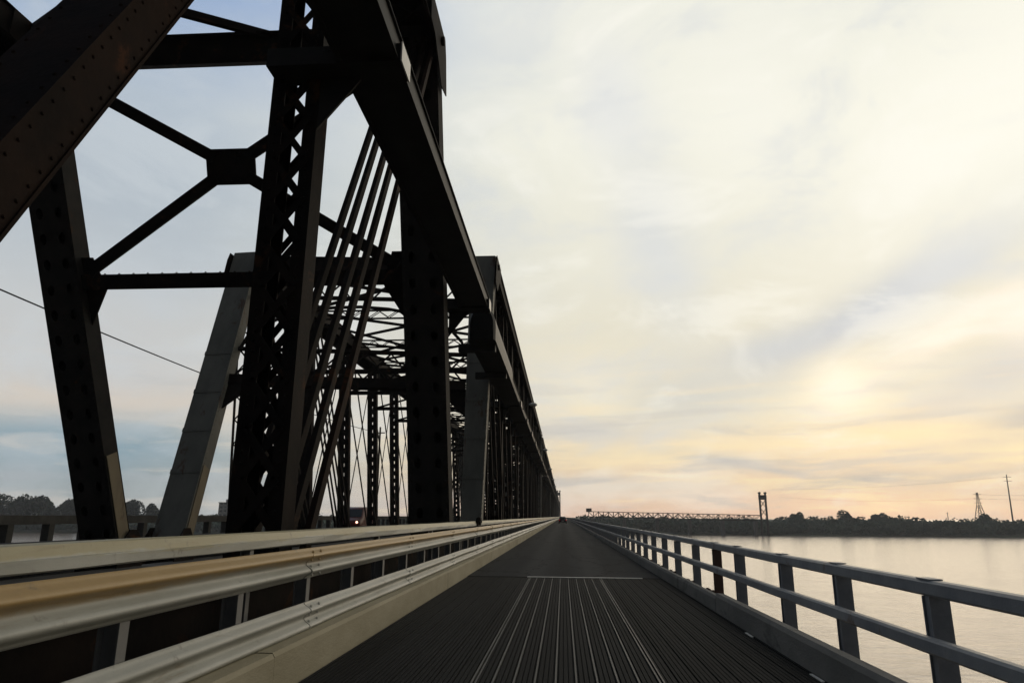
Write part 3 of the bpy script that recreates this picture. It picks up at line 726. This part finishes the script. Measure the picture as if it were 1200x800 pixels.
while y < 640: mb.box(3.07, 3.23, y-.06, y+.06, -.85, .87); y += 2.5
tag(mb.build('far_posts', M['rail'], rr), kind='stuff')
def railbar(z, h, wd, x):
    secs = []
    for yy in [0]+py+[260+i*30 for i in range(13)]:
        a = random.uniform(-.005, .005); c = random.uniform(-.005, .005)
        r_ = .02
        secs.append([(x+px+a, yy, z+pz+c) for px, pz in ((-wd/2, -h/2+r_), (-wd/2+r_, -h/2), (wd/2-r_, -h/2), (wd/2, -h/2+r_), (wd/2, h/2-r_), (wd/2-r_, h/2), (-wd/2+r_, h/2), (-wd/2, h/2-r_))])
    return MB().loft(secs)
railbar(.935, .13, .13, 3.12).build('top_rail', M['rail'], rr); railbar(.50, .125, .10, 3.0).build('mid_rail', M['rail'], rr)
bb = MB(); bb.box(2.66, 3.066, -.13, .13, -.05, .0); bb.box(2.98, 3.062, -.10, .10, .0, .06); bb.tube([(2.94, -.09, .0), (2.94, -.09, .10)], .03, 6); bb.tube([(2.94, .09, .0), (2.94, .09, .10)], .03, 6)
b0_ = bb.build('base_bracket', M['railrust'], rr)
for k, yy in enumerate(py[:40]):
    c = b0_ if k == 0 else b0_.copy()
    if k: COL.objects.link(c); c.parent = rr
    c.location = (0, yy, random.uniform(-.01, .01))

# far roadway railing
fr = empty('far_railing', (-22.4, 0, 0), 'low grey concrete parapet rail on thick posts, far side of the bridge', 'railing')
MB().box(-22.6, -22.2, -10, 640, 1.03, 1.40).build('top_rail', M['deck'], fr)
MB().box(-22.65, -22.15, -10, 640, -.6, .30).build('plinth', M['deck'], fr)
po = MB().box(-22.58, -22.22, -.16, .16, .30, 1.03).build('post', M['deck'], fr)
for k in range(60):
    c = po if k == 0 else po.copy()
    if k: COL.objects.link(c); c.parent = fr
    c.location = (0, 4+k*2.3, 0)

# ------------------------------------------------------------------ overhead cable on the far roadway
cb = empty('overhead_cable', (-19, 30, 0), 'thin dark cable sagging behind the leaning truss posts on the left', 'cable')
pts = []
for i in range(31):
    t = i/30; yy = 4+t*66; pts.append((-19.0, yy, 8.7+1.1*((t-.45)/.55)**2))
MB().tube(pts, .028, 6).build('wire', M['wire'], cb)
for yy, zt in ((4, 9.5), (70, 9.9)):
    pl = MB(); pl.tube([(-18.9, yy, 0), (-18.9, yy, zt+.5)], [.14, .09], 8); pl.beam((-19.4, yy, zt-.1), (-18.4, yy, zt-.1), .1, .1, (0, 0, 1)); pl.build('pole', M['bark'], cb)

# ------------------------------------------------------------------ vehicles
def wheel(parent, x, y, r=.34, wd=.22):
    t = MB(); n = 20; secs = []
    for px, rr_ in ((-wd/2, r*.62), (-wd/2, r*.93), (-wd/2+.03, r), (wd/2-.03, r), (wd/2, r*.93), (wd/2, r*.62)):
        secs.append([(x+px, y+rr_*math.cos(k*2*math.pi/n), r+rr_*math.sin(k*2*math.pi/n)) for k in range(n)])
    o = t.loft(secs, caps=False).build('wheel', M['rubber'], parent, smooth=True)
    c = MB(); c.tube([(x-wd/2+.02, y, r), (x+wd/2-.02, y, r)], r*.62, 14); c.build('rim', M['chrome'], o)
def profile_body(mb, sections, x0):
    """sections: list of (y, [(halfwidth, z)...]) lofted, mirrored left and right"""
    secs = []
    for yy, pr in sections:
        secs.append([(x0+a, yy, z) for a, z in pr]+[(x0-a, yy, z) for a, z in reversed(pr)])
    return mb.loft(secs)
car = empty('car', (-.1, 160, 0))
tag(car, 'dark hatchback car driving away down the middle of the road', 'car')
Y0 = 158.0
profile_body(MB(), [(Y0, [(.70, .32), (.80, .45), (.82, .70), (.74, .90)]), (Y0+.12, [(.78, .26), (.89, .45), (.90, .72), (.82, .97)]), (Y0+1.0, [(.80, .22), (.91, .45), (.92, .74), (.85, 1.0)]),
              (Y0+3.0, [(.80, .22), (.91, .45), (.92, .72), (.84, .96)]), (Y0+4.0, [(.78, .24), (.88, .42), (.88, .62), (.74, .80)]), (Y0+4.25, [(.66, .32), (.76, .45), (.74, .56), (.62, .66)])], -.1).build('body', M['carpaint'], car, smooth=True)
profile_body(MB(), [(Y0+.1, [(.76, .93), (.72, .98), (.6, .99), (.3, 1.0)]), (Y0+.55, [(.80, .95), (.72, 1.30), (.62, 1.44), (.3, 1.47)]), (Y0+1.6, [(.80, .96), (.72, 1.34), (.62, 1.49), (.3, 1.52)]), (Y0+2.4, [(.80, .95), (.72, 1.28), (.62, 1.44), (.3, 1.46)]), (Y0+3.3, [(.76, .90), (.7, .92), (.6, .93), (.3, .94)])], -.1).build('cabin', M['carpaint'], car, smooth=True)
MB().plate([(-.1-.62, Y0+.15, 1.03), (-.1+.62, Y0+.15, 1.03), (-.1+.54, Y0+.50, 1.38), (-.1-.54, Y0+.50, 1.38)], (0, -1, .6), .02).build('rear_window', M['glass'], car)
for q in (-1, 1):
    MB().box(-.1+q*.74-.1, -.1+q*.74+.1, Y0-.02, Y0+.12, .62, .84).build('tail_light', M['tail'], car)
    for yy in (.75, 3.35): wheel(car, -.1+q*.80, Y0+yy)
    MB().plate([(-.1+q*.80, Y0+.7, 1.0), (-.1+q*.80, Y0+2.9, 1.0), (-.1+q*.71, Y0+2.35, 1.36), (-.1+q*.71, Y0+.8, 1.36)], (q, 0, .25), .03).build('side_window', M['glass'], car)
MB().box(-.1-.8, -.1+.8, Y0-.06, Y0+.05, .32, .5).build('bumper', M['rubber'], car)
MB().box(-.1-.26, -.1+.26, Y0-.085, Y0-.06, .52, .64).build('number_plate', M['white'], car)

van = empty('van', (-18, 60, 0), 'dull red van with a lit headlamp, seen through the truss on the far roadway', 'van'); VX, VY = -18.25, 59.0
profile_body(MB(), [(VY, [(.82, .35), (.92, .55), (.92, .9), (.8, 1.02)]), (VY+.25, [(.86, .28), (.98, .5), (.98, 1.0), (.88, 1.12)]), (VY+.9, [(.88, .26), (1.0, .5), (1.0, 1.15), (.9, 1.3)]),
              (VY+1.5, [(.88, .26), (1.0, .5), (.98, 1.5), (.82, 2.05)]), (VY+2.0, [(.88, .26), (1.0, .5), (.98, 1.6), (.84, 2.2)]), (VY+5.0, [(.88, .26), (1.0, .5), (.98, 1.6), (.86, 2.22)]), (VY+5.2, [(.84, .32), (.94, .5), (.92, 1.5), (.8, 2.1)])], VX).build('body', M['redpaint'], van, smooth=True)
MB().plate([(VX-.82, VY+.93, 1.34), (VX+.82, VY+.93, 1.34), (VX+.76, VY+1.46, 2.0), (VX-.76, VY+1.46, 2.0)], (0, -1, .8), .03).build('windscreen', M['glass'], van)
for q in (-1, 1):
    MB().tube([(VX+q*.72, VY-.03, .92), (VX+q*.72, VY+.15, .92)], [.10, .12], 10).build('headlight', M['lamp'] if q > 0 else M['white'], van)
    for yy in (1.0, 4.2): wheel(van, VX+q*.88, VY+yy, .36)
MB().box(VX-.9, VX+.9, VY-.1, VY+.05, .38, .58).build('bumper', M['rubber'], van)

# ------------------------------------------------------------------ far bank: trees
def leaves(mb, c, rx, ry, rz, n, size, lump=5):
    cs = [(random.uniform(-.55, .55), random.uniform(-.55, .55), random.uniform(-.5, .6), random.uniform(.4, .75)) for _ in range(lump)]
    for _ in range(n):
        k = random.choice(cs); th = random.uniform(0, 6.283); ph = math.acos(random.uniform(-1, 1)); r = k[3]*random.uniform(.5, 1)**.5
        P = V((c[0]+rx*(k[0]+r*math.sin(ph)*math.cos(th)), c[1]+ry*(k[1]+r*math.sin(ph)*math.sin(th)), c[2]+rz*(k[2]+r*math.cos(ph))))
        s = size*random.uniform(.6, 1.4)
        a = V((random.uniform(-1, 1), random.uniform(-1, 1), random.uniform(-.6, .6))).normalized(); b_ = a.cross(V((random.uniform(-1, 1), random.uniform(-1, 1), random.uniform(-1, 1)))).normalized()
        mb.add([P-a*s-b_*s*.6, P+a*s-b_*s*.5, P+a*s*.8+b_*s*.6, P-a*s*.7+b_*s*.7], [(0, 1, 2, 3)])
def raw(mb, name, material, parent=None, origin=None):
    o0 = root_loc(parent) if parent else V(origin or (0, 0, 0)); me = bpy.data.meshes.new(name)
    me.from_pydata([tuple(V(q)-o0) for q in mb.v], [], mb.f); me.materials.append(material); me.update()
    o = bpy.data.objects.new(name, me); COL.objects.link(o)
    if parent: o.parent = parent
    else: o.location = o0
    return o
def tree(x, y, h, wd, label, group=None, m='foliage'):
    zb = WZ+2; t = empty('tree', (x, y, zb), label, 'tree', group)
    mb = MB(); mb.tube([(x, y, zb), (x+.3, y, zb+h*.35), (x-.2, y, zb+h*.75)], [.5, .35, .12], 7)
    for k in range(5):
        a = k*1.3; mb.tube([(x, y, zb+h*(.3+.08*k)), (x+wd*.3*math.cos(a), y+wd*.3*math.sin(a), zb+h*(.5+.08*k))], [.2, .06], 5)
    mb.build('trunk', M['bark'], t)
    cr = MB(); leaves(cr, (x, y, zb+h*.58), wd*.55, wd*.5, h*.46, 3600, .72, 10); raw(cr, 'crown', M[m], t)
    return t
fw_ = MB(); x = 20
for row, (dy_, hh) in enumerate(((8, 10.5), (20, 12.5), (36, 13.2), (60, 13.6))):
    x = 14+row*3
    while x < 640+row*30:
        h = hh*random.uniform(.82, 1.08)+1.0*math.sin(x*.021+row)+.5*math.sin(x*.09); yy = 622+dy_+random.uniform(-4, 4)
        leaves(fw_, (x, yy, WZ+1.0+h*.5), 6.2, 5, h*.5, 190, 1.05, 7); x += random.uniform(5, 7)
tag(raw(fw_, 'shore_wood', M['foliage2']), 'dark wood along the far shore across the water', 'woodland', kind='stuff')
lw = MB()
for row, (dy_, hh) in enumerate(((8, 8), (24, 10), (45, 12))):
    x = -640
    while x < -22:
        h = hh*random.uniform(.8, 1.1)
        leaves(lw, (x, 505+dy_+random.uniform(-4, 4), WZ+1.5+h*.5), 6, 5, h*.52, 130, 1.1, 6); x += random.uniform(6, 9)
tag(raw(lw, 'left_shore_wood', M['foliage2']), 'low dark wood along the shore behind the far parapet', 'woodland', kind='stuff')
tree(209, 650, 16.2, 10, 'small round treetop just above the far shore wood, right of the lift tower', 'trees above the shore wood', 'foliage2')
tree(253.5, 650, 17.0, 15, 'broad round treetop standing highest above the far shore wood', 'trees above the shore wood', 'foliage2')
tree(283, 655, 16.4, 13, 'low treetop bump in the shore wood between the broad tree and the pylons', 'trees above the shore wood', 'foliage2')
tree(372, 655, 15.8, 13, 'treetop in the shore wood at the foot of the thin pole', 'trees above the shore wood', 'foliage2')
tree(-447, 530, 25, 22, 'leftmost tall dark tree beyond the far parapet', 'tall trees on the left shore')
tree(-428, 532, 25.5, 20, 'tall dark tree second from the left beyond the far parapet', 'tall trees on the left shore')
tree(-409, 530, 24.8, 21, 'broad tall dark tree just left of the near leaning post', 'tall trees on the left shore')
tree(-393, 534, 22.5, 16, 'lower dark tree on the right shoulder of the tall left clump', 'tall trees on the left shore')
tree(-336, 530, 22, 15, 'dark tree between the dark and the grey leaning posts', 'tall trees on the left shore')
tree(-322, 531, 20, 12, 'smaller dark tree beside the foot of the grey leaning post', 'tall trees on the left shore')

# block of flats on the left shore
bl = empty('apartment_block', (-262, 540, WZ+2), 'small pale flat roofed block beyond the parapet, right of the grey leaning post', 'building')
MB().box(-269, -255, 532, 548, WZ+2, 10.0).build('wall', M['block'], bl)
MB().box(-269.4, -254.6, 531.6, 548.4, 10.0, 10.6).build('roof', M['deck'], bl); MB().box(-266, -262, 537, 542, 10.6, 13).build('roof_house', M['block'], bl)
for fl in range(7):
    for k in range(4): MB().box(-268+k*3.4, -265.9+k*3.4, 531.9, 531.97, WZ+4+fl*3, WZ+5.6+fl*3).build('window', M['glass'], bl)

# ------------------------------------------------------------------ approach viaduct and lift towers
vd = empty('approach_bridge', (90, 612, WZ), 'low dark truss approach bridge in front of the shore wood, leading to the lift tower', 'bridge')
xa, xb_ = 22.0, 166.0; zt = lambda x: 5.9+(x-22)/144*(-2.2); n = 34
for nm, o_ in (('top_chord', 0), ('bottom_chord', -4.4)):
    mb = MB()
    for yy in (609.5, 614.5): mb.beam((xa, yy, zt(xa)+o_), (xb_, yy, zt(xb_)+o_), .5, .55 if not o_ else .8, (0, 1, 0))
    if o_: mb.box(xa, xb_, 609.8, 614.2, zt(xb_)+o_-.3, zt(xb_)+o_)
    mb.build(nm, M['steel'], vd)
for k in range(n):
    x0, x1 = xa+(xb_-xa)*k/n, xa+(xb_-xa)*(k+1)/n
    for yy in (609.5, 614.5):
        mb = MB(); mb.beam((x0, yy, zt(x0)-.3), (x0, yy, zt(x0)-4.2), .35, .35, (0, 1, 0))
        if k % 2: mb.beam((x0, yy, zt(x0)-4.2), (x1, yy, zt(x1)-.3), .35, .35, (0, 1, 0))
        else: mb.beam((x0, yy, zt(x0)-.3), (x1, yy, zt(x1)-4.2), .35, .35, (0, 1, 0))
        mb.build('panel', M['steel'], vd)
for k in range(6):
    x = xa+3+k*27.5; MB().box(x-1.2, x+1.2, 609, 615, WZ-1, zt(x)-4.7).build('pier', M['deck'], vd)
mb = MB(); mb.box(20, 24.5, 609, 615, 5.5, 8.2); mb.box(19.7, 24.8, 608.7, 615.3, 8.2, 8.5); mb.build('control_cabin', M['steel'], vd)

def lift_tower(name, cx, cy, wdt, z0, z1, label, leg=.9):
    t = empty(name, (cx, cy, z0), label, 'tower')
    for sx in (-1, 1):
        for sy in (-1, 1): MB().beam((cx+sx*wdt/2, cy+sy*1.2, z0), (cx+sx*wdt/2*.92, cy+sy*1.2, z1), leg, leg).build('leg', M['steel'], t)
    H = z1-z0; mb = MB(); hy = 1.2
    for sy in (-1, 1):
        for k in range(3):
            za, zb_ = z0+H*(.25+.2*k), z0+H*(.25+.2*(k+1))
            mb.beam((cx-wdt/2, cy+sy*hy, za), (cx+wdt/2, cy+sy*hy, zb_), .25, .25, (0, 1, 0)); mb.beam((cx+wdt/2, cy+sy*hy+.3, za), (cx-wdt/2, cy+sy*hy+.3, zb_), .25, .25, (0, 1, 0))
    mb.build('brace', M['steel'], t)
    mb = MB(); mb.box(cx-wdt/2-.4, cx+wdt/2+.4, cy-1.7, cy+1.7, z1-H*.16, z1-H*.05); mb.build('machinery_house', M['steel'], t)
    mb = MB()
    for sx in (-1, 1): mb.tube([(cx+sx*wdt*.46, cy-2, z1), (cx+sx*wdt*.46, cy+2, z1)], .8, 12)
    mb.build('sheave', M['steel'], t)
    return t
lift_tower('lift_tower', 170.0, 612, 5.2, WZ, 22.2, 'dark narrow lift bridge tower rising above the far shore wood', .85)
lift_tower('lift_tower', -4.2, 700, 2.6, 0, 26, 'distant tower at the very end of the row of truss spans', 1.0)

# ------------------------------------------------------------------ pylons, poles and lines
pyl = empty('pylon', (452, 800, WZ), 'lattice power pylon with three short arms above the far shore wood', 'pylon')
mb = MB(); PX, PY, zt_ = 452, 800, 30.0
for sx in (-1, 1):
    for sy in (-1, 1):
        mb.beam((PX+sx*6.5, PY+sy*6.5, WZ), (PX+sx*1.4, PY+sy*1.4, 17), .5, .5); mb.beam((PX+sx*1.4, PY+sy*1.4, 17), (PX+sx*.5, PY+sy*.5, zt_), .4, .4)
for k in range(6):
    a, c = 6.5-5.1*k/6, 6.5-5.1*(k+1)/6; za, zb_ = WZ+30*k/6, WZ+30*(k+1)/6
    for sy in (-1, 1): mb.beam((PX-a, PY+sy*a, za), (PX+c, PY+sy*c, zb_), .25, .25, (0, 1, 0)); mb.beam((PX+a, PY+sy*a+.2, za), (PX-c, PY+sy*c+.2, zb_), .25, .25, (0, 1, 0))
mb.build('mast', M['galv'], pyl)
for z in (19, 23.5, 28): MB().beam((PX-4.2, PY, z), (PX+4.2, PY, z), .4, .4, (0, 1, 0)).build('cross_arm', M['galv'], pyl)
pp = empty('transmission_pole', (486, 800, WZ), 'tall slender transmission pole with short arms at the right edge', 'pole')
MB().tube([(484.5, 800, WZ), (486, 800, 49.5)], [.95, .45], 8).build('mast', M['galv'], pp)
for z in (42.5, 46.8): MB().beam((486.3-4.2, 800, z), (486.3+4.2, 800, z), .45, .4, (0, 1, 0)).build('cross_arm', M['galv'], pp)
sp_ = empty('small_mast', (418, 800, WZ), 'faint small mast on the shore left of the lattice pylon', 'mast')
MB().tube([(418, 800, WZ), (418, 800, 9.0)], [.4, .3], 6).build('mast', M['galv'], sp_); MB().beam((416.5, 800, 7.6), (419.5, 800, 7.6), .3, .3, (0, 1, 0)).build('cross_arm', M['galv'], sp_)
pw = empty('power_line', (420, 800, 20), 'faint power lines strung past the pylon and pole on the right', 'power line')
for (p0, p1, sag) in (((300, 1000, 30), (447.8, 800, 23.5), 4), ((447.8, 800, 23.5), (640, 560, 24), 4), ((447.8, 800, 28), (640, 560, 28), 4), ((320, 1100, 44), (482.1, 800, 46.8), 4)):
    pts = [(p0[0]+(p1[0]-p0[0])*t/12, p0[1]+(p1[1]-p0[1])*t/12, p0[2]+(p1[2]-p0[2])*t/12-sag*4*(t/12)*(1-t/12)) for t in range(13)]
    MB().tube(pts, .07, 5).build('wire', M['wire'], pw)

# ------------------------------------------------------------------ thin evening haze over the whole river
hz = MB().box(-1000, 1000, -60, 1050, WZ-2.5, 56)
hm = bpy.data.materials.new('evening_haze'); hm.use_nodes = True; hn = hm.node_tree; hn.nodes.clear()
pv = hn.nodes.new('ShaderNodeVolumePrincipled'); pv.inputs['Color'].default_value = (.85, .87, .9, 1); pv.inputs['Density'].default_value = .00022; pv.inputs['Anisotropy'].default_value = .2
ho = hn.nodes.new('ShaderNodeOutputMaterial'); hn.links.new(pv.outputs[0], ho.inputs['Volume'])
hzo = tag(hz.build('haze', hm), kind='stuff')
